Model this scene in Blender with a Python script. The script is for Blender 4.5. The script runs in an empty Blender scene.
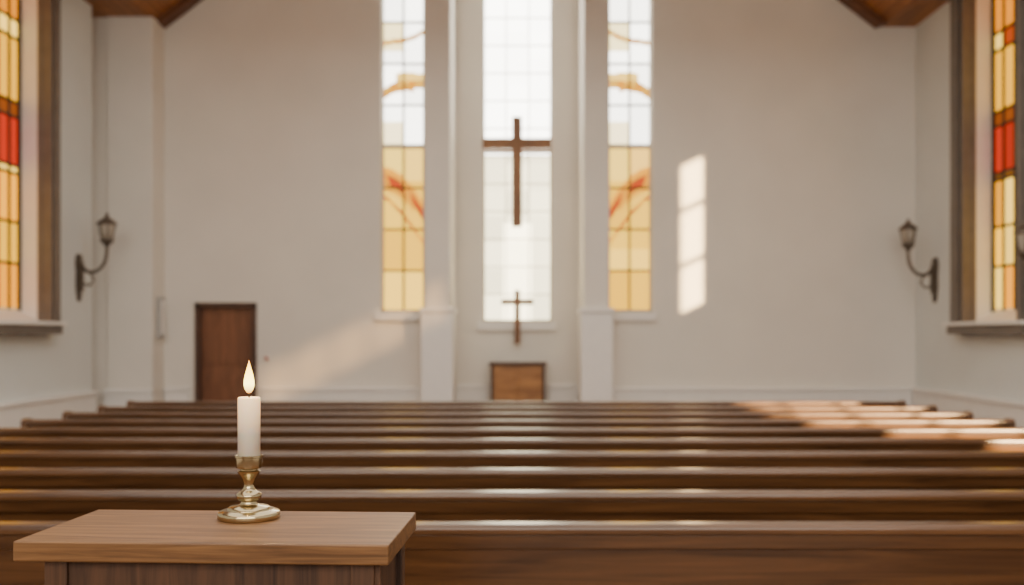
import bpy, bmesh, math, random
from mathutils import Vector, Matrix
random.seed(4)
scene = bpy.context.scene
COL = scene.collection

# ------------------------------------------------------------------ materials
def new_mat(name):
    m = bpy.data.materials.new(name); m.use_nodes = True
    nt = m.node_tree
    b = nt.nodes.get('Principled BSDF')
    return m, nt, b

def plain(name, col, rough=.6, metal=0.0, noise=.06, nscale=6, bump=0.02, bscale=40, coat=0.0):
    m, nt, b = new_mat(name)
    tc = nt.nodes.new('ShaderNodeTexCoord')
    n = nt.nodes.new('ShaderNodeTexNoise'); n.inputs['Scale'].default_value = nscale; n.inputs['Detail'].default_value = 5
    nt.links.new(tc.outputs['Object'], n.inputs['Vector'])
    r = nt.nodes.new('ShaderNodeValToRGB')
    r.color_ramp.elements[0].position = .3; r.color_ramp.elements[1].position = .7
    r.color_ramp.elements[0].color = tuple(c*(1-noise) for c in col)+(1,)
    r.color_ramp.elements[1].color = tuple(min(1, c*(1+noise)) for c in col)+(1,)
    nt.links.new(n.outputs['Fac'], r.inputs['Fac']); nt.links.new(r.outputs['Color'], b.inputs['Base Color'])
    b.inputs['Roughness'].default_value = rough; b.inputs['Metallic'].default_value = metal
    b.inputs['Coat Weight'].default_value = coat
    if bump > 0:
        n2 = nt.nodes.new('ShaderNodeTexNoise'); n2.inputs['Scale'].default_value = bscale; n2.inputs['Detail'].default_value = 4
        nt.links.new(tc.outputs['Object'], n2.inputs['Vector'])
        bp = nt.nodes.new('ShaderNodeBump'); bp.inputs['Strength'].default_value = .3; bp.inputs['Distance'].default_value = bump
        nt.links.new(n2.outputs['Fac'], bp.inputs['Height']); nt.links.new(bp.outputs['Normal'], b.inputs['Normal'])
    return m

def wood(name, c1, c2, scl, rough=.4, coat=0.0, bump=.0008, dist=1.0, planks=None):
    m, nt, b = new_mat(name)
    tc = nt.nodes.new('ShaderNodeTexCoord')
    mp = nt.nodes.new('ShaderNodeMapping'); mp.inputs['Scale'].default_value = scl
    nt.links.new(tc.outputs['Object'], mp.inputs['Vector'])
    n = nt.nodes.new('ShaderNodeTexNoise'); n.inputs['Scale'].default_value = 1; n.inputs['Detail'].default_value = 7
    n.inputs['Roughness'].default_value = .6; n.inputs['Distortion'].default_value = dist
    nt.links.new(mp.outputs['Vector'], n.inputs['Vector'])
    r = nt.nodes.new('ShaderNodeValToRGB')
    r.color_ramp.elements[0].position = .32; r.color_ramp.elements[1].position = .68
    r.color_ramp.elements[0].color = c1+(1,); r.color_ramp.elements[1].color = c2+(1,)
    nt.links.new(n.outputs['Fac'], r.inputs['Fac'])
    out = r.outputs['Color']
    if planks:
        br = nt.nodes.new('ShaderNodeTexBrick')
        br.inputs['Color1'].default_value = (1, 1, 1, 1); br.inputs['Color2'].default_value = (.72, .7, .68, 1)
        br.inputs['Mortar'].default_value = (.15, .12, .1, 1)
        br.inputs['Scale'].default_value = 1; br.inputs['Mortar Size'].default_value = .006
        br.inputs['Brick Width'].default_value = planks[0]; br.inputs['Row Height'].default_value = planks[1]
        mp2 = nt.nodes.new('ShaderNodeMapping'); mp2.inputs['Rotation'].default_value = (0, 0, planks[2])
        nt.links.new(tc.outputs['Object'], mp2.inputs['Vector']); nt.links.new(mp2.outputs['Vector'], br.inputs['Vector'])
        mx = nt.nodes.new('ShaderNodeMix'); mx.data_type = 'RGBA'; mx.blend_type = 'MULTIPLY'
        mx.inputs[0].default_value = 1
        nt.links.new(out, mx.inputs[6]); nt.links.new(br.outputs['Color'], mx.inputs[7]); out = mx.outputs[2]
    nt.links.new(out, b.inputs['Base Color'])
    b.inputs['Roughness'].default_value = rough; b.inputs['Coat Weight'].default_value = coat
    b.inputs['Coat Roughness'].default_value = .18
    bp = nt.nodes.new('ShaderNodeBump'); bp.inputs['Strength'].default_value = .4; bp.inputs['Distance'].default_value = bump
    nt.links.new(n.outputs['Fac'], bp.inputs['Height']); nt.links.new(bp.outputs['Normal'], b.inputs['Normal'])
    return m

def glow_attr(name, strength):
    m, nt, b = new_mat(name)
    a = nt.nodes.new('ShaderNodeAttribute'); a.attribute_name = 'glass'
    b.inputs['Base Color'].default_value = (.02, .015, .01, 1); b.inputs['Roughness'].default_value = .5
    b.inputs['Specular IOR Level'].default_value = .15
    nt.links.new(a.outputs['Color'], b.inputs['Emission Color'])
    b.inputs['Emission Strength'].default_value = strength
    return m

def clear(name, col):
    m = bpy.data.materials.new(name); m.use_nodes = True; nt = m.node_tree; nt.nodes.clear()
    o = nt.nodes.new('ShaderNodeOutputMaterial'); t = nt.nodes.new('ShaderNodeBsdfTransparent')
    t.inputs['Color'].default_value = col+(1,); nt.links.new(t.outputs[0], o.inputs[0]); return m

M_wall = plain('plaster_white', (.78, .735, .665), .85, noise=.03, nscale=1.2, bump=.004, bscale=25)
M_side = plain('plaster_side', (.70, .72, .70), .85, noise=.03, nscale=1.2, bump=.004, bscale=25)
M_trim = plain('trim_white', (.84, .81, .77), .5, noise=.02, bump=0)
M_case = plain('casing_taupe', (.15, .125, .105), .5, noise=.1, bump=.001)
M_lead = plain('lead', (.05, .04, .03), .6, bump=0)
M_leadl = plain('muntin_pale', (.60, .55, .46), .6, bump=0)
M_pew = wood('pew_wood', (.050, .0195, .0058), (.140, .060, .0200), (1.2, 22, 22), .30, .5)
M_top = wood('oak_top', (.095, .040, .011), (.255, .124, .043), (2.2, 30, 60), .48, .05, dist=1.6)
M_walnut = wood('walnut_body', (.028, .012, .006), (.12, .054, .025), (26, 26, 1.6), .5, 0, dist=1.2)
M_door = wood('door_wood', (.13, .047, .02), (.26, .105, .046), (14, 14, 1.2), .5)
M_dark = wood('dark_wood', (.05, .022, .013), (.10, .045, .025), (6, 6, 2), .5)
M_cross = wood('cross_wood', (.13, .053, .018), (.27, .12, .04), (9, 9, 1.5), .5)
M_altar = wood('altar_wood', (.24, .098, .028), (.42, .19, .055), (2, 9, 9), .45)
M_ceil = wood('ceiling_wood', (.28, .098, .024), (.48, .19, .05), (8, .7, 8), .5, planks=(3.0, .14, math.pi/2))
M_beam = wood('beam_wood', (.10, .034, .012), (.17, .062, .022), (1.5, 6, 6), .5)
M_floor = wood('floor_wood', (.14, .07, .04), (.26, .14, .08), (9, .9, 9), .35, planks=(2.0, .12, math.pi/2))
M_brass = plain('brass', (.52, .43, .26), .20, 1.0, noise=.1, nscale=20, bump=.0003, bscale=60)
M_bronze = plain('bronze', (.14, .11, .085), .4, .8, noise=.15, nscale=20, bump=0)
M_red = plain('red_plastic', (.45, .10, .05), .5, bump=0)
M_grey = plain('grey_metal', (.42, .42, .41), .5, .2, bump=0)
M_wick = plain('wick', (.03, .02, .015), .9, bump=0)
M_shade = plain('frosted_glass', (.42, .37, .30), .3, bump=0)
M_clear = clear('sun_opening_pane', (.9, .9, .88))
M_dim = clear('sun_dimming_pane', (.24, .215, .17))  # unseen pane, tinted only to weaken the sun coming through
M_glass = glow_attr('stained_glass', 1.0)
# wax; the flame's warm glow is painted into the candle top as emission
M_wax, nt, b = new_mat('wax')
b.inputs['Base Color'].default_value = (.86, .79, .66, 1); b.inputs['Roughness'].default_value = .45
b.inputs['Subsurface Weight'].default_value = .6; b.inputs['Subsurface Radius'].default_value = (.02, .012, .006); b.inputs['Subsurface Scale'].default_value = .6
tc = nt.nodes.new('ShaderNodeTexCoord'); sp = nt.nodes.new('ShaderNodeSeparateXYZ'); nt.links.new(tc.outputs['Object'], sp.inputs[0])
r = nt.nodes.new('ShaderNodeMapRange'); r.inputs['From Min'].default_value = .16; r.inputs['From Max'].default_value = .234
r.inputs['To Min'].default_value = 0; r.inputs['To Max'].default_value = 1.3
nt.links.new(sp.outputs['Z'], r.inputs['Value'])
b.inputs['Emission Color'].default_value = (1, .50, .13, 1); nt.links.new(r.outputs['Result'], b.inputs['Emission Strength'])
# flame
M_flame, nt, b = new_mat('flame')
tc = nt.nodes.new('ShaderNodeTexCoord'); sp = nt.nodes.new('ShaderNodeSeparateXYZ'); nt.links.new(tc.outputs['Object'], sp.inputs[0])
r = nt.nodes.new('ShaderNodeMapRange'); r.inputs['From Min'].default_value = .238; r.inputs['From Max'].default_value = .302
nt.links.new(sp.outputs['Z'], r.inputs['Value'])
cr = nt.nodes.new('ShaderNodeValToRGB'); e = cr.color_ramp.elements
e[0].position = 0; e[0].color = (.26, .07, .005, 1); e[1].position = 1; e[1].color = (.8, .28, .01, 1)
e2 = cr.color_ramp.elements.new(.3); e2.color = (1, .80, .20, 1)
e3 = cr.color_ramp.elements.new(.65); e3.color = (1, .66, .07, 1)
nt.links.new(r.outputs['Result'], cr.inputs['Fac']); nt.links.new(cr.outputs['Color'], b.inputs['Emission Color'])
b.inputs['Emission Strength'].default_value = 9; b.inputs['Base Color'].default_value = (0, 0, 0, 1)

# ------------------------------------------------------------------ mesh builder
class MB:
    def __init__(s): s.bm = bmesh.new(); s.mats = []; s.lay = None
    def mi(s, m):
        if m not in s.mats: s.mats.append(m)
        return s.mats.index(m)
    def box(s, x0, x1, y0, y1, z0, z1, m):
        i = s.mi(m); v = [s.bm.verts.new(p) for p in
            [(x0,y0,z0),(x1,y0,z0),(x1,y1,z0),(x0,y1,z0),(x0,y0,z1),(x1,y0,z1),(x1,y1,z1),(x0,y1,z1)]]
        for f in [(3,2,1,0),(4,5,6,7),(0,1,5,4),(1,2,6,5),(2,3,7,6),(3,0,4,7)]:
            s.bm.faces.new([v[k] for k in f]).material_index = i
    def prism(s, poly, axis, a, b, m):
        """poly of 2D pts; axis 'x': pts=(y,z), 'y': pts=(x,z), 'z': pts=(x,y)"""
        i = s.mi(m)
        def P(p, t):
            return {'x': (t, p[0], p[1]), 'y': (p[0], t, p[1]), 'z': (p[0], p[1], t)}[axis]
        A = [s.bm.verts.new(P(p, a)) for p in poly]; B = [s.bm.verts.new(P(p, b)) for p in poly]
        fs = [s.bm.faces.new(A), s.bm.faces.new(B[::-1])]
        n = len(poly)
        for k in range(n): fs.append(s.bm.faces.new([A[k], B[k], B[(k+1) % n], A[(k+1) % n]]))
        for f in fs: f.material_index = i
    def lathe(s, prof, c, m, seg=40, smooth=True):
        i = s.mi(m); rings = []
        for r, z in prof:
            if r < 1e-6: rings.append([s.bm.verts.new((c[0], c[1], c[2]+z))])
            else: rings.append([s.bm.verts.new((c[0]+r*math.cos(2*math.pi*k/seg), c[1]+r*math.sin(2*math.pi*k/seg), c[2]+z)) for k in range(seg)])
        for a, b in zip(rings[:-1], rings[1:]):
            for k in range(seg):
                k2 = (k+1) % seg
                if len(a) == 1 and len(b) == 1: continue
                if len(a) == 1: f = s.bm.faces.new([a[0], b[k2], b[k]])
                elif len(b) == 1: f = s.bm.faces.new([a[k], a[k2], b[0]])
                else: f = s.bm.faces.new([a[k], a[k2], b[k2], b[k]])
                f.material_index = i; f.smooth = smooth
    def tube(s, pts, rad, m, seg=10):
        i = s.mi(m); rings = []; pts = [Vector(p) for p in pts]
        for k, p in enumerate(pts):
            t = (pts[min(k+1, len(pts)-1)]-pts[max(k-1, 0)]).normalized()
            u = t.cross(Vector((0, 1, 0)));
            if u.length < .05: u = t.cross(Vector((1, 0, 0)))
            u.normalize(); w = t.cross(u)
            rr = rad[k] if isinstance(rad, list) else rad
            rings.append([s.bm.verts.new(p+rr*(u*math.cos(2*math.pi*j/seg)+w*math.sin(2*math.pi*j/seg))) for j in range(seg)])
        for a, b in zip(rings[:-1], rings[1:]):
            for j in range(seg):
                f = s.bm.faces.new([a[j], a[(j+1) % seg], b[(j+1) % seg], b[j]]); f.material_index = i; f.smooth = True
        for rg in (rings[0], rings[-1]): s.bm.faces.new(rg).material_index = i
    def mesh(s, name):
        bmesh.ops.recalc_face_normals(s.bm, faces=s.bm.faces)
        me = bpy.data.meshes.new(name); s.bm.to_mesh(me); s.bm.free()
        for m in s.mats: me.materials.append(m)
        return me
    def obj(s, name, loc=(0, 0, 0), bevel=0, parent=None, rotz=0):
        o = bpy.data.objects.new(name, s.mesh(name)); o.location = loc; o.rotation_euler[2] = rotz; COL.objects.link(o)
        if bevel: add_bevel(o, bevel)
        if parent: o.parent = parent
        return o
def add_bevel(o, w, seg=2):
    b = o.modifiers.new('bevel', 'BEVEL'); b.width = w; b.segments = seg; b.limit_method = 'ANGLE'; b.angle_limit = math.radians(40)
def empty(name, loc=(0, 0, 0)):
    e = bpy.data.objects.new(name, None); e.location = loc; COL.objects.link(e); return e

def glass_sheet(name, parent, axis, u0, u1, z0, z1, const, fn, du=.02, dz=.02, both=False):
    """coloured stained glass pane; fn(u,z)->rgb, u metres from u0"""
    nu = max(2, int(round((u1-u0)/du))); nz = max(2, int(round((z1-z0)/dz)))
    vs = []; fs = []
    for j in range(nz+1):
        for i in range(nu+1):
            u = u0+(u1-u0)*i/nu; z = z0+(z1-z0)*j/nz
            vs.append((u, const, z) if axis == 'y' else (const, u, z))
    for j in range(nz):
        for i in range(nu):
            a = j*(nu+1)+i; fs.append((a, a+1, a+nu+2, a+nu+1))
    me = bpy.data.meshes.new(name); me.from_pydata(vs, [], fs)
    at = me.color_attributes.new('glass', 'FLOAT_COLOR', 'CORNER')
    k = 0
    for j in range(nz):
        for i in range(nu):
            c = fn((i+.5)/nu, z0+(z1-z0)*(j+.5)/nz)
            for _ in range(4): at.data[k].color = (c[0], c[1], c[2], 1); k += 1
    me.materials.append(M_glass)
    o = bpy.data.objects.new(name, me); COL.objects.link(o); o.parent = parent
    return o

# ------------------------------------------------------------------ room shell
EAVE = 6.45
# floor
mb = MB(); mb.box(-7.3, 7.3, -6.4, 17.3, -.2, 0, M_floor); mb.obj('floor')
# ceiling
mb = MB()
SL, SR, PZ = -5.75, 5.85, 10.9
in_ = [(-7.3, EAVE), (SL, EAVE), (.05, PZ), (SR, EAVE), (7.3, EAVE)]
for (a, b_) in zip(in_[:-1], in_[1:]):
    mb.prism([a, b_, (b_[0], b_[1]+.25), (a[0], a[1]+.25)], 'y', -6.4, 17.3, M_ceil)
mb.obj('ceiling')
mb = MB()
for yb in (15.72,):
    mb.prism([(SL, EAVE), (.05, PZ), (.05, PZ-.16), (SL+.1, EAVE-.04)], 'y', yb, 15.98, M_beam)
    mb.prism([(SR, EAVE), (.05, PZ), (.05, PZ-.16), (SR-.1, EAVE-.04)], 'y', yb, 15.98, M_beam)
mb.obj('roof_beam')
# back wall
mb = MB(); T = 11.1; Y0, Y1 = 16.0, 16.4
DX0, DX1, DZ = -5.14, -4.21, 1.99
LX0, LX1, RX0, RX1, WZ0, WZ1 = -2.18, -1.49, 1.47, 2.17, 1.87, 8.0
CX0, CX1, CZ0, CZ1 = -.573, .59, 1.72, 8.7
N = 1.04
mb.box(-7.3, DX0, Y0, Y1, 0, T, M_wall); mb.box(DX0, DX1, Y0, Y1, DZ, T, M_wall); mb.box(DX1, LX0, Y0, Y1, 0, T, M_wall)
mb.box(DX0, DX1, Y0+.2, Y1, 0, DZ, M_wall)
for a, b_ in ((LX0, LX1), (RX0, RX1)):
    mb.box(a, b_, Y0, Y1, 0, WZ0, M_wall); mb.box(a, b_, Y0, Y1, WZ1, T, M_wall)
mb.box(LX1, -N, Y0, 17.2, 0, T, M_wall); mb.box(N, RX0, Y0, 17.2, 0, T, M_wall)
mb.box(RX1, 7.3, Y0, Y1, 0, T, M_wall)
mb.box(-N, CX0, 16.8, 17.2, 0, T, M_wall); mb.box(CX1, N, 16.8, 17.2, 0, T, M_wall)
mb.box(CX0, CX1, 16.8, 17.2, 0, CZ0, M_wall); mb.box(CX0, CX1, 16.8, 17.2, CZ1, T, M_wall)
mb.obj('wall_back')
# pilasters flanking the niche
for nm, a, b_ in (('trim_1', -1.43, -N), ('trim_2', N, 1.43)):
    mb = MB(); mb.box(a, b_, 15.45, 16.0, 0, 8.9, M_wall)
    mb.box(a-.05, b_+.05, 15.36, 16.0, 0, 1.84, M_trim)
    mb.box(a-.075, b_+.075, 15.33, 16.0, 1.84, 1.92, M_trim)
    mb.box(a-.08, b_+.08, 15.33, 16.0, 0, .25, M_trim)
    mb.obj(nm, bevel=.012)
# corner pilaster left
mb = MB(); mb.box(-6.37, -5.66, 15.47, 16.0, 0, EAVE, M_wall); mb.obj('trim_3', bevel=.01)
# side walls
def wall_holes(name, x0, x1, ya, yb, zt, holes, m):
    mb = MB(); holes = sorted(holes); y = ya
    ys = sorted(set([ya, yb]+[h[0] for h in holes]+[h[1] for h in holes]))
    for a, b_ in zip(ys[:-1], ys[1:]):
        hs = sorted([(h[2], h[3]) for h in holes if h[0] <= a+1e-6 and h[1] >= b_-1e-6]); z = 0
        for h in hs:
            if h[0] > z: mb.box(x0, x1, a, b_, z, h[0], m)
            z = h[1]
        if z < zt: mb.box(x0, x1, a, b_, z, zt, m)
    return mb.obj(name)
wall_holes('wall_left', -6.9, -6.4, -6.4, 15.0, EAVE, [(10.6, 13.4, 1.68, 6.3)], M_side)
mb = MB(); mb.box(-7.3, -6.9, 14.6, 16.0, 0, EAVE, M_wall); mb.box(-6.9, -6.37, 15.53, 16.0, 0, EAVE, M_wall); mb.obj('wall_niche')
RH = [(12.45, 14.0, 1.68, 6.3), (8.17, 9.55, 3.68, 6.34), (-1.0, 3.9, 2.16, 3.05), (-4.6, 1.2, 5.4, 6.36)]  # last three are unseen openings, sized and placed to throw sun patches
wall_holes('wall_right', 6.4, 6.8, -6.4, 16.0, EAVE, RH, M_side)
mb = MB(); mb.box(-7.3, 7.3, -6.8, -6.4, 0, 11.1, M_wall); mb.obj('wall_rear')
# baseboards
BZ = .66
def base(name, segs):
    mb = MB()
    for (x0, x1, y0, y1, ax, sg) in segs:
        mb.box(x0, x1, y0, y1, 0, BZ-.06, M_trim)
        if ax == 'x': mb.box(x0, x1, y0-.03, y1, BZ-.06, BZ, M_trim)
        elif sg > 0: mb.box(x0, x1+.03, y0, y1, BZ-.06, BZ, M_trim)
        else: mb.box(x0-.03, x1, y0, y1, BZ-.06, BZ, M_trim)
    mb.obj(name, bevel=.008)
base('baseboard_back', [(-5.64, DX0-.12, 15.93, 16, 'x', 0), (DX1+.12, -1.52, 15.93, 16, 'x', 0), (1.52, 6.32, 15.93, 16, 'x', 0),
                        (-N+.01, -.5, 16.74, 16.8, 'x', 0), (.53, N-.01, 16.74, 16.8, 'x', 0), (-6.4, -5.64, 15.41, 15.47, 'x', 0)])
base('baseboard_left', [(-6.4, -6.33, -6.4, 15.0, 'y', 1)])
base('baseboard_right', [(6.33, 6.4, -6.4, 16.0, 'y', -1)])

# ------------------------------------------------------------------ stained glass colours
def rnd(i, j, s=0):
    return random.Random(i*7919+j*104729+s*31).random()
W = (9.0, 8.6, 7.6)
def side_fn(flip):
    def f(u, z):
        uu = 1-u if flip else u
        col_i = int(u*2); row = int((z-1.87)/.67)
        k = rnd(col_i, row, flip)
        lower = z < 4.55
        if lower:
            c = (2.1+.3*k, 1.05+.34*k, .05+.07*k)
            if z > 4.0: c = (2.6, 1.5+.2*k, .26)
            if z < 2.9 and k > .5: c = (2.7, 1.6, .20)
        else:
            c = tuple(w*(.55+.20*k) for w in W)
            if z > 6.1 and rnd(col_i, row, 9) > .55: c = (3.6, 2.9, 1.4)
            if z < 4.95 and rnd(col_i, row, 5) > .5: c = (3.8, 3.1, 1.7)
        # sweeping banner motifs
        for zc, a, th, ph in ((3.66, .20, .085, 0), (3.32, .12, .03, .6), (5.45, .20, .055, 1.2), (6.35, .14, .04, 2.4)):
            zz = zc+a*math.sin(2.6*uu+ph)-.75*(uu-.5)*(1 if zc < 5 else -.6)
            d = z-zz
            if abs(d) < th:
                c = (1.0, .10, .012) if zc < 5 else (1.9, .95, .10)
                if int(uu*7+z*3) % 3 == 0: c = (1.8, .65, .02)
                if abs(d) > th*.75: c = (.5, .22, .04)
            elif 0 < d < th*2.4 and 3.5 < zc < 5: c = (1.9, .72, .02)
            elif 0 < d < th*3.4 and 5.3 < zc < 6 and uu > .3: c = (2.6, 1.6, .30)
            elif -th*2.2 < d < 0 and 3.5 < zc < 6 and uu < .75: c = (1.8, .75, .03)
        return c
    return f
def centre_fn(u, z):
    col_i = int(u*3); row = int((z-1.72)/.45); k = rnd(col_i, row, 3)
    if z > 4.55: return tuple(w*(1.05+.1*k) for w in W)
    s = .38+.16*k
    if abs(u-.5) < .2 and z < 3.4: s += .4
    return (W[0]*s, W[1]*s*.91, W[2]*s*.66)
ROWS = [(1.86, 2.45, (1.8, .62, .008)), (2.45, 3.0, (2.1, 1.0, .03)), (3.0, 3.65, (1.9, .72, .01)), (3.65, 3.75, (.3, .1, .01)),
        (3.75, 4.4, (.75, .03, .005)), (4.4, 4.6, (.4, .08, .005)), (4.6, 5.45, (2.1, .95, .03)), (5.45, 5.7, (.8, .09, .005)),
        (5.7, 6.3, (1.8, .55, .008))]
def lateral_fn(seed):
    def f(u, z):
        ci = int(u*5)
        for a, b_, c in ROWS:
            if a <= z < b_:
                k = .8+.4*rnd(ci, int(a*10), seed)
                if rnd(ci, int(a*13), seed) > .8: c = (2.3, 1.4, .2)
                return tuple(x*k for x in c)
        return (1, .6, .2)
    return f

def back_window(name, x0, x1, z0, z1, yg, fn, cols, rows, zsplit, ms, yw, mm=M_lead):
    e = empty(name)
    glass_sheet('glass', e, 'y', x0, x1, z0, z1, yg, fn)
    mb = MB()
    for k in range(1, cols):
        x = x0+(x1-x0)*k/cols; mb.box(x-ms/2, x+ms/2, yg-.02, yg+.01, z0, z1, mm)
    for z in rows: mb.box(x0, x1, yg-.022, yg+.01, z-ms/2, z+ms/2, mm)
    for a, b_ in ((x0, x0+.03), (x1-.03, x1)): mb.box(a, b_, yg-.04, yg+.02, z0, z1, M_leadl)
    mb.box(x0, x1, yg-.04, yg+.02, z0, z0+.04, M_leadl); mb.box(x0, x1, yg-.04, yg+.02, z1-.04, z1, M_leadl)
    if zsplit: mb.box(x0, x1, yg-.05, yg+.02, zsplit-.035, zsplit+.035, M_leadl)
    mb.obj('frame', parent=e)
    mb = MB(); mb.box(x0-.10, x1+.06 if x1 > 1.2 or x1 < 1 and x0 > -1 else x1, yw-.09, yg, z0-.14, z0, M_trim)
    mb.obj('sill', parent=e, bevel=.01)
rows = [1.87+.67*k for k in range(1, 9)]
back_window('window_1', LX0, LX1, WZ0, WZ1, 16.14, side_fn(0), 2, rows, 4.55, .032, Y0)
back_window('window_2', RX0, RX1, WZ0, WZ1, 16.14, side_fn(1), 2, rows, 4.55, .032, Y0)
back_window('window_3', CX0, CX1, CZ0, CZ1, 16.95, centre_fn, 3, [1.72+.47*k for k in range(1, 15)], 4.62, .016, 16.8, M_leadl)

def lateral_window(name, sx, ya, yb, z0, z1, casing_far, casing_near, seed):
    """stained window in a side wall. sx=-1 left, +1 right"""
    e = empty(name)
    X = lambda v: sx*v
    def bx(mb, xa, xb, *r):
        a, b_ = sorted((X(xa), X(xb))); mb.box(a, b_, *r)
    glass_sheet('glass', e, 'x', ya, yb, z0+.16, z1, X(6.70), lateral_fn(seed), .05, .03)
    mb = MB()
    n = max(2, int((yb-ya)/.28))
    for k in range(1, n):
        y = ya+(yb-ya)*k/n; bx(mb, 6.68, 6.71, y-.02, y+.02, z0+.16, z1, M_lead)
    for a, b_, c in ROWS[1:]:
        bx(mb, 6.68, 6.71, ya, yb, a-.018, a+.018, M_lead)
    bx(mb, 6.66, 6.74, yb-.05, yb, z0, z1, M_lead); bx(mb, 6.66, 6.74, ya, ya+.05, z0, z1, M_lead)
    mb.obj('leading', parent=e)
    mb = MB()   # moulded casing
    for (a, b_) in ((yb, yb+casing_far), (ya-casing_near, ya)):
        bx(mb, 6.26, 6.40, a, b_, z0-.05, z1+.1, M_case)
        m_ = (b_-a)
        bx(mb, 6.20, 6.26, a+m_*.25, b_-m_*.3, z0-.05, z1+.1, M_case)
    bx(mb, 6.22, 6.40, ya-casing_near, yb+casing_far, z1, z1+.1, M_case)
    bx(mb, 6.39, 6.45, yb-.014, yb, z0, z1, M_case); bx(mb, 6.39, 6.45, ya, ya+.014, z0, z1, M_case)
    mb.obj('casing', parent=e, bevel=.01)
    mb = MB(); bx(mb, 6.45, 6.66, yb-.012, yb, z0, z1, M_trim); bx(mb, 6.45, 6.66, ya, ya+.012, z0, z1, M_trim)
    mb.obj('reveal_lining', parent=e)
    mb = MB()
    bx(mb, 6.16, 6.72, ya-casing_near-.06 if casing_near > .2 else ya-.1, yb+casing_far+.06, z0-.05, z0, M_trim)
    bx(mb, 6.20, 6.42, ya-casing_near, yb+casing_far, z0-.17, z0-.05, M_case)
    pts = [(X(6.40), z0), (X(6.72), z0), (X(6.72), z0+.17)]
    mb.prism(pts, 'y', ya, yb, M_trim)
    mb.obj('sill', parent=e, bevel=.008)
lateral_window('window_4', -1, 10.6, 13.4, 1.68, 6.3, .2, .2, 1)
lateral_window('window_5', 1, 12.45, 14.0, 1.68, 6.3, .38, .24, 2)
def sun_opening(name, h, cols, rws, m):  # glazes an unseen opening added to shape sun patches indoors
    ya, yb, z0, z1 = h; mb = MB()
    mb.box(6.695, 6.70, ya, yb, z0, z1, m)
    for k in range(cols+1):
        y = ya+(yb-ya)*k/cols; mb.box(6.68, 6.72, max(ya, y-.02), min(yb, y+.02), z0, z1, M_lead)
    for k in range(rws+1):
        z = z0+(z1-z0)*k/rws; mb.box(6.68, 6.72, ya, yb, max(z0, z-.035), min(z1, z+.035), M_lead)
    mb.obj(name)
sun_opening('sun_opening_1', RH[1], 1, 3, M_clear)
sun_opening('sun_opening_2', RH[2], 5, 1, M_clear)
sun_opening('sun_opening_3', RH[3], 5, 1, M_dim)

# ------------------------------------------------------------------ door
e = empty('door_1')
mb = MB(); w0, w1 = DX0+.005, DX1-.005
mb.box(w0, w1, 16.08, 16.13, 0, DZ-.005, M_door)
for (a, b_) in ((w0+.1, (w0+w1)/2-.05), ((w0+w1)/2+.05, w1-.1)):
    for (z0, z1) in ((.2, .85), (1.0, 1.85)):
        mb.box(a, b_, 16.065, 16.08, z0, z1, M_door); mb.box(a+.05, b_-.05, 16.055, 16.065, z0+.05, z1-.05, M_door)
mb.obj('leaf', parent=e, bevel=.006)
mb = MB(); mb.box(DX0-.03, DX0+.05, 15.96, 16.08, 0, DZ+.03, M_dark); mb.box(DX1-.05, DX1+.03, 15.96, 16.08, 0, DZ+.03, M_dark)
mb.box(DX0-.03, DX1+.03, 15.96, 16.08, DZ-.05, DZ+.03, M_dark); mb.obj('frame', parent=e, bevel=.006)
mb = MB(); mb.lathe([(0, 0), (.012, 0), (.012, .05), (.03, .055), (.035, .075), (.025, .095), (0, .1)], (0, 0, 0), M_brass, 20)
o = mb.obj('knob', (w1-.09, 16.08, 1.0), parent=e); o.rotation_euler = (math.pi/2, 0, 0)
# small wall items
mb = MB(); mb.box(-4.06, -3.97, 15.97, 16, 1.08, 1.17, M_trim); mb.box(-4.045, -3.985, 15.955, 15.97, 1.095, 1.155, M_red); mb.obj('light_switch', bevel=.006)  # reddish light switch beside the door
mb = MB(); mb.box(-5.66, -5.60, 15.62, 15.86, 1.45, 2.1, M_grey); mb.box(-5.60, -5.59, 15.65, 15.83, 1.5, 2.05, M_trim); mb.obj('grey_wall_panel', bevel=.008)  # grey wall panel on the pilaster's side face

# ------------------------------------------------------------------ crosses and altar cabinet
def cross(name, cx, y, zb, zt, hw, za, t, m, standoff, zs):
    mb = MB(); d = t*.7
    mb.box(cx-t/2, cx+t/2, y-d/2, y+d/2, zb, zt, m)
    mb.box(cx-hw, cx-t/2, y-d/2, y+d/2, za-t/2, za+t/2, m)
    mb.box(cx+t/2, cx+hw, y-d/2, y+d/2, za-t/2, za+t/2, m)
    for z in zs: mb.box(cx-.025, cx+.025, y+d/2, standoff, z-.025, z+.025, M_bronze)
    mb.obj(name, bevel=.008)
S = 16.7/996
zz = lambda y: 1.5+(335-y)*S
cross('wall_cross', .0, 16.7, zz(227), zz(117), .575, zz(143.5), .165, M_cross, 16.94, (zz(143.5), 3.66))
cross('wall_cross', .005, 16.66, zz(344), zz(290), .27, zz(302), .095, M_cross, 16.8, (zz(336),))
mb = MB()
mb.box(-.43, .46, 16.30, 16.74, .06, 1.0, M_altar); mb.box(-.40, .43, 16.33, 16.74, 0, .06, M_dark)
mb.box(-.46, .49, 16.26, 16.76, 1.0, 1.05, M_dark)
mb.box(-.43, -.385, 16.285, 16.30, .06, 1.0, M_dark); mb.box(.415, .46, 16.285, 16.30, .06, 1.0, M_dark)
for a, b_ in ((-.37, .005), (.025, .40)): mb.box(a, b_, 16.285, 16.30, .12, .95, M_altar)
mb.lathe([(0, 0), (.012, .0), (.012, .03), (0, .035)], (-.03, 16.28, .6), M_brass, 12)
mb.obj('altar_cabinet', bevel=.008)

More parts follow.
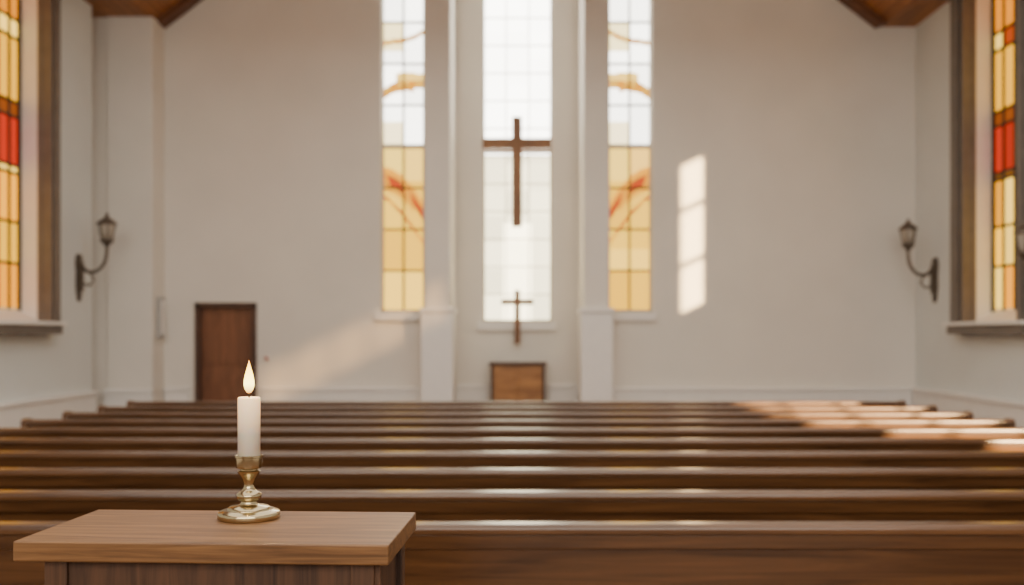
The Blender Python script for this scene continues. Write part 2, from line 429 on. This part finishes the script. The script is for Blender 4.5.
# ------------------------------------------------------------------ sconces
def sconce(sx, y, dz=0):
    mb = MB(); m = M_bronze
    # wall plate (shield)
    pl = [(-.02, 2.68), (.05, 2.66), (.085, 2.56), (.06, 2.42), (.07, 2.22), (.035, 2.06), (0, 1.99)]
    poly = [(y+a, z) for a, z in pl]+[(y-a, z) for a, z in pl[::-1][1:-1]]+[(y-.05, 2.66)]
    xa, xb = sorted((sx*6.4, sx*6.35)); mb.prism(poly, 'x', xa, xb, m)
    xa, xb = sorted((sx*6.35, sx*6.32)); mb.prism([(y-.035, 2.14), (y+.035, 2.14), (y+.045, 2.56), (y-.045, 2.56)], 'x', xa, xb, m)
    # arm
    pts = []
    P = [(6.33, 2.50), (6.24, 2.42), (6.10, 2.44), (6.00, 2.56), (5.97, 2.70), (5.97, 2.84)]
    for k in range(len(P)-1):
        p0 = P[max(k-1, 0)]; p1 = P[k]; p2 = P[k+1]; p3 = P[min(k+2, len(P)-1)]
        for s in range(5):
            t = s/5
            q = [.5*((2*p1[i])+(-p0[i]+p2[i])*t+(2*p0[i]-5*p1[i]+4*p2[i]-p3[i])*t*t+(-p0[i]+3*p1[i]-3*p2[i]+p3[i])*t**3) for i in (0, 1)]
            pts.append((sx*q[0], y, q[1]))
    pts.append((sx*5.97, y, 2.84)); mb.tube(pts, .026, m)
    mb.tube([(sx*6.33, y, 2.25), (sx*6.22, y, 2.22), (sx*6.16, y, 2.30), (sx*6.20, y, 2.40)], .016, m)
    c = (sx*5.97, y, 2.82); q = .92
    mb.lathe([(0, -.03), (.03, -.03), (.05, 0), (.10*q, .04), (.105*q, .07), (.08*q, .08)], c, m, 24)
    mb.lathe([(.07*q, .08), (.095*q, .13), (.125*q, .28), (.12*q, .29)], c, M_shade, 24)
    for k in range(6):
        a = k*math.pi/3
        mb.tube([(c[0]+.078*q*math.cos(a), c[1]+.078*q*math.sin(a), c[2]+.08), (c[0]+.102*q*math.cos(a), c[1]+.102*q*math.sin(a), c[2]+.13), (c[0]+.13*q*math.cos(a), c[1]+.13*q*math.sin(a), c[2]+.29)], .012, m, 6)
    mb.lathe([(.15*q, .28), (.155*q, .305), (.11*q, .345), (.05, .385), (.025, .40), (.03, .425), (.015, .45), (0, .46)], c, m, 24)
    mb.lathe([(0, .28), (.15*q, .28)], c, m, 24)
    mb.obj('sconce_lantern', loc=(0, 0, dz))
sconce(-1, 14.5); sconce(1, 15.2); sconce(1, 11.68, -.42)

# ------------------------------------------------------------------ pews
mb = MB(); L = 3.8
m = M_pew
def slab(pts, x0=-L+.05, x1=L-.05): mb.prism(pts, 'x', x0, x1, m)
slab([(0.0, .82), (.03, .82), (.09, .42), (.09, .10), (.06, .10), (.06, .42)])                      # back panel
slab([(-.035, .815), (-.035, .840), (-.025, .85), (.045, .85), (.055, .84), (.055, .815)])          # cap rail
slab([(-.008, .76), (-.014, .815), (.0, .815), (.008, .76)])                                          # moulding under cap
slab([(.045, .14), (.045, .24), (.06, .24), (.06, .14)])                                             # lower rail
slab([(.07, .425), (.07, .46), (.44, .47), (.47, .455), (.47, .43), (.44, .425)])                    # seat
slab([(.40, .34), (.40, .425), (.425, .425), (.425, .34)])                                           # apron
endp = [(-.04, 0), (-.04, .83), (-.03, .85), (.0, .86), (.05, .86), (.085, .80), (.14, .68), (.22, .63), (.38, .62), (.45, .60), (.48, .55), (.46, .46), (.43, .36), (.44, .15), (.48, .08), (.48, 0)]
for x in (-L, L-.05): mb.prism(endp, 'x', x, x+.05, m)
for x in (-1.9, 0, 1.9): mb.prism([(.09, 0), (.09, .425), (.42, .425), (.38, .2), (.42, 0)], 'x', x-.02, x+.02, m)
me = mb.mesh('pew')
for k in range(10):
    o = bpy.data.objects.new('church_pew', me); o.location = (random.uniform(-.01, .01), 3.44+.70*k+.0, 0); COL.objects.link(o); add_bevel(o, .006)

# ------------------------------------------------------------------ pedestal cabinet with candle
e = empty('wooden_pedestal', (-.214, 1.66, 0)); e.rotation_euler[2] = math.radians(-2.7)
mb = MB()   # local: front right corner at origin, x negative to left
mb.box(-.643, 0, 0, .31, 1.115, 1.15, M_top); mb.obj('top', parent=e, bevel=.003)
mb = MB()
mb.box(-.603, -.03, .035, .29, .06, 1.115, M_walnut)
mb.box(-.618, -.02, .02, .30, 0, .08, M_walnut)
for a, b_ in ((-.603, -.563), (-.07, -.03)): mb.box(a, b_, .028, .036, .08, 1.115, M_walnut)
mb.box(-.563, -.07, .028, .036, .08, .16, M_walnut)
mb.box(-.032, -.020, .035, .075, .08, 1.115, M_walnut); mb.box(-.032, -.020, .255, .295, .08, 1.115, M_walnut)
mb.obj('body', parent=e, bevel=.002)

CX, CY, CZ = -.5125, 1.905, 1.15
k = 1/523.
e = empty('candlestick', (CX, CY, CZ))
mb = MB()
prof = [(0, 0), (29.5, 0), (30.5, 1), (30.5, 6), (29.5, 7.5), (27, 8), (26, 9), (21, 9.5), (20.5, 11), (19, 12.5), (10, 14), (8, 16), (8, 18), (11, 20), (12.5, 23), (12, 26), (8, 28.5), (6.5, 30), (5, 33), (5.2, 37), (7, 42), (9.5, 46), (11, 48), (11.5, 49.5), (8.5, 50.5), (8.5, 51.5), (12.5, 53), (13, 55), (13, 63.5), (14, 64), (14, 66), (12.5, 66), (11.6, 65), (11.6, 55), (0, 55)]
mb.lathe([(r*k, z*k*.955) for r, z in prof], (0, 0, 0), M_brass, 64); o = mb.obj('holder', parent=e)
es = o.modifiers.new('crisp_edges', 'EDGE_SPLIT'); es.split_angle = math.radians(50)
mb = MB()
prof = [(0, 54), (11, 54), (11, 119), (10.7, 120.5), (9.8, 121), (8, 120.2), (4, 119), (0, 118.6)]
mb.lathe([(r*k, z*k) for r, z in prof], (0, 0, 0), M_wax, 48); mb.obj('candle', parent=e)
mb = MB(); mb.tube([(0, 0, 118*k), (.0004, 0, 124*k), (.001, 0, 130*k)], .0014, M_wick, 8); mb.obj('wick', parent=e)
mb = MB()
prof = [(0, 124.5), (2.2, 125.5), (4.2, 129), (5.2, 133), (5.1, 137), (4.3, 142), (3.0, 147), (1.6, 152), (.6, 155.5), (0, 158)]
mb.lathe([(r*k, z*k) for r, z in prof], (0, 0, 0), M_flame, 24); mb.obj('flame', parent=e)
pl = bpy.data.lights.new('candle_light', 'POINT'); pl.energy = 1.6; pl.color = (1, .55, .22); pl.shadow_soft_size = .012
o = bpy.data.objects.new('candle_light', pl); o.location = (0, 0, 166*k); COL.objects.link(o); o.parent = e

# ------------------------------------------------------------------ lights
sd = bpy.data.lights.new('sun', 'SUN'); sd.energy = 40; sd.angle = math.radians(.9); sd.color = (1, .70, .37)
so = bpy.data.objects.new('sun', sd); so.location = (8, -8, 8); COL.objects.link(so)
so.rotation_euler = Vector((-.53, 1, -.257)).to_track_quat('-Z', 'Y').to_euler()
def area(name, loc, target, sx, sy, en, col):
    a = bpy.data.lights.new(name, 'AREA'); a.shape = 'RECTANGLE'; a.size = sx; a.size_y = sy; a.energy = en; a.color = col
    o = bpy.data.objects.new(name, a); o.location = loc; COL.objects.link(o)
    o.rotation_euler = (Vector(target)-Vector(loc)).to_track_quat('-Z', 'Y').to_euler()
area('overhead_fill', (0, 5, 6.35), (0, 5.001, 0), 9, 15, 760, (1, .96, .88))  # added overhead fill for the whole room, no such lamp hangs there
area('rear_fill', (0, -5.8, 4.6), (0, 14, 3.5), 10, 3.2, 700, (1, .93, .82))  # added soft fill behind the camera, not a fixture of the church
w = bpy.data.worlds.new('sky'); scene.world = w; w.use_nodes = True
w.node_tree.nodes['Background'].inputs[0].default_value = (.85, .92, 1, 1); w.node_tree.nodes['Background'].inputs[1].default_value = 1.5

# ------------------------------------------------------------------ camera
cd = bpy.data.cameras.new('camera'); cd.sensor_width = 36; cd.lens = 36*996/1024
cd.shift_x = -5/1024; cd.shift_y = (335-292.5)/1024; cd.clip_start = .05
cd.dof.use_dof = True; cd.dof.focus_distance = 1.88; cd.dof.aperture_fstop = 2.8
co = bpy.data.objects.new('camera', cd); co.location = (0, 0, 1.5); co.rotation_euler = (math.pi/2, 0, 0); COL.objects.link(co)
scene.camera = co
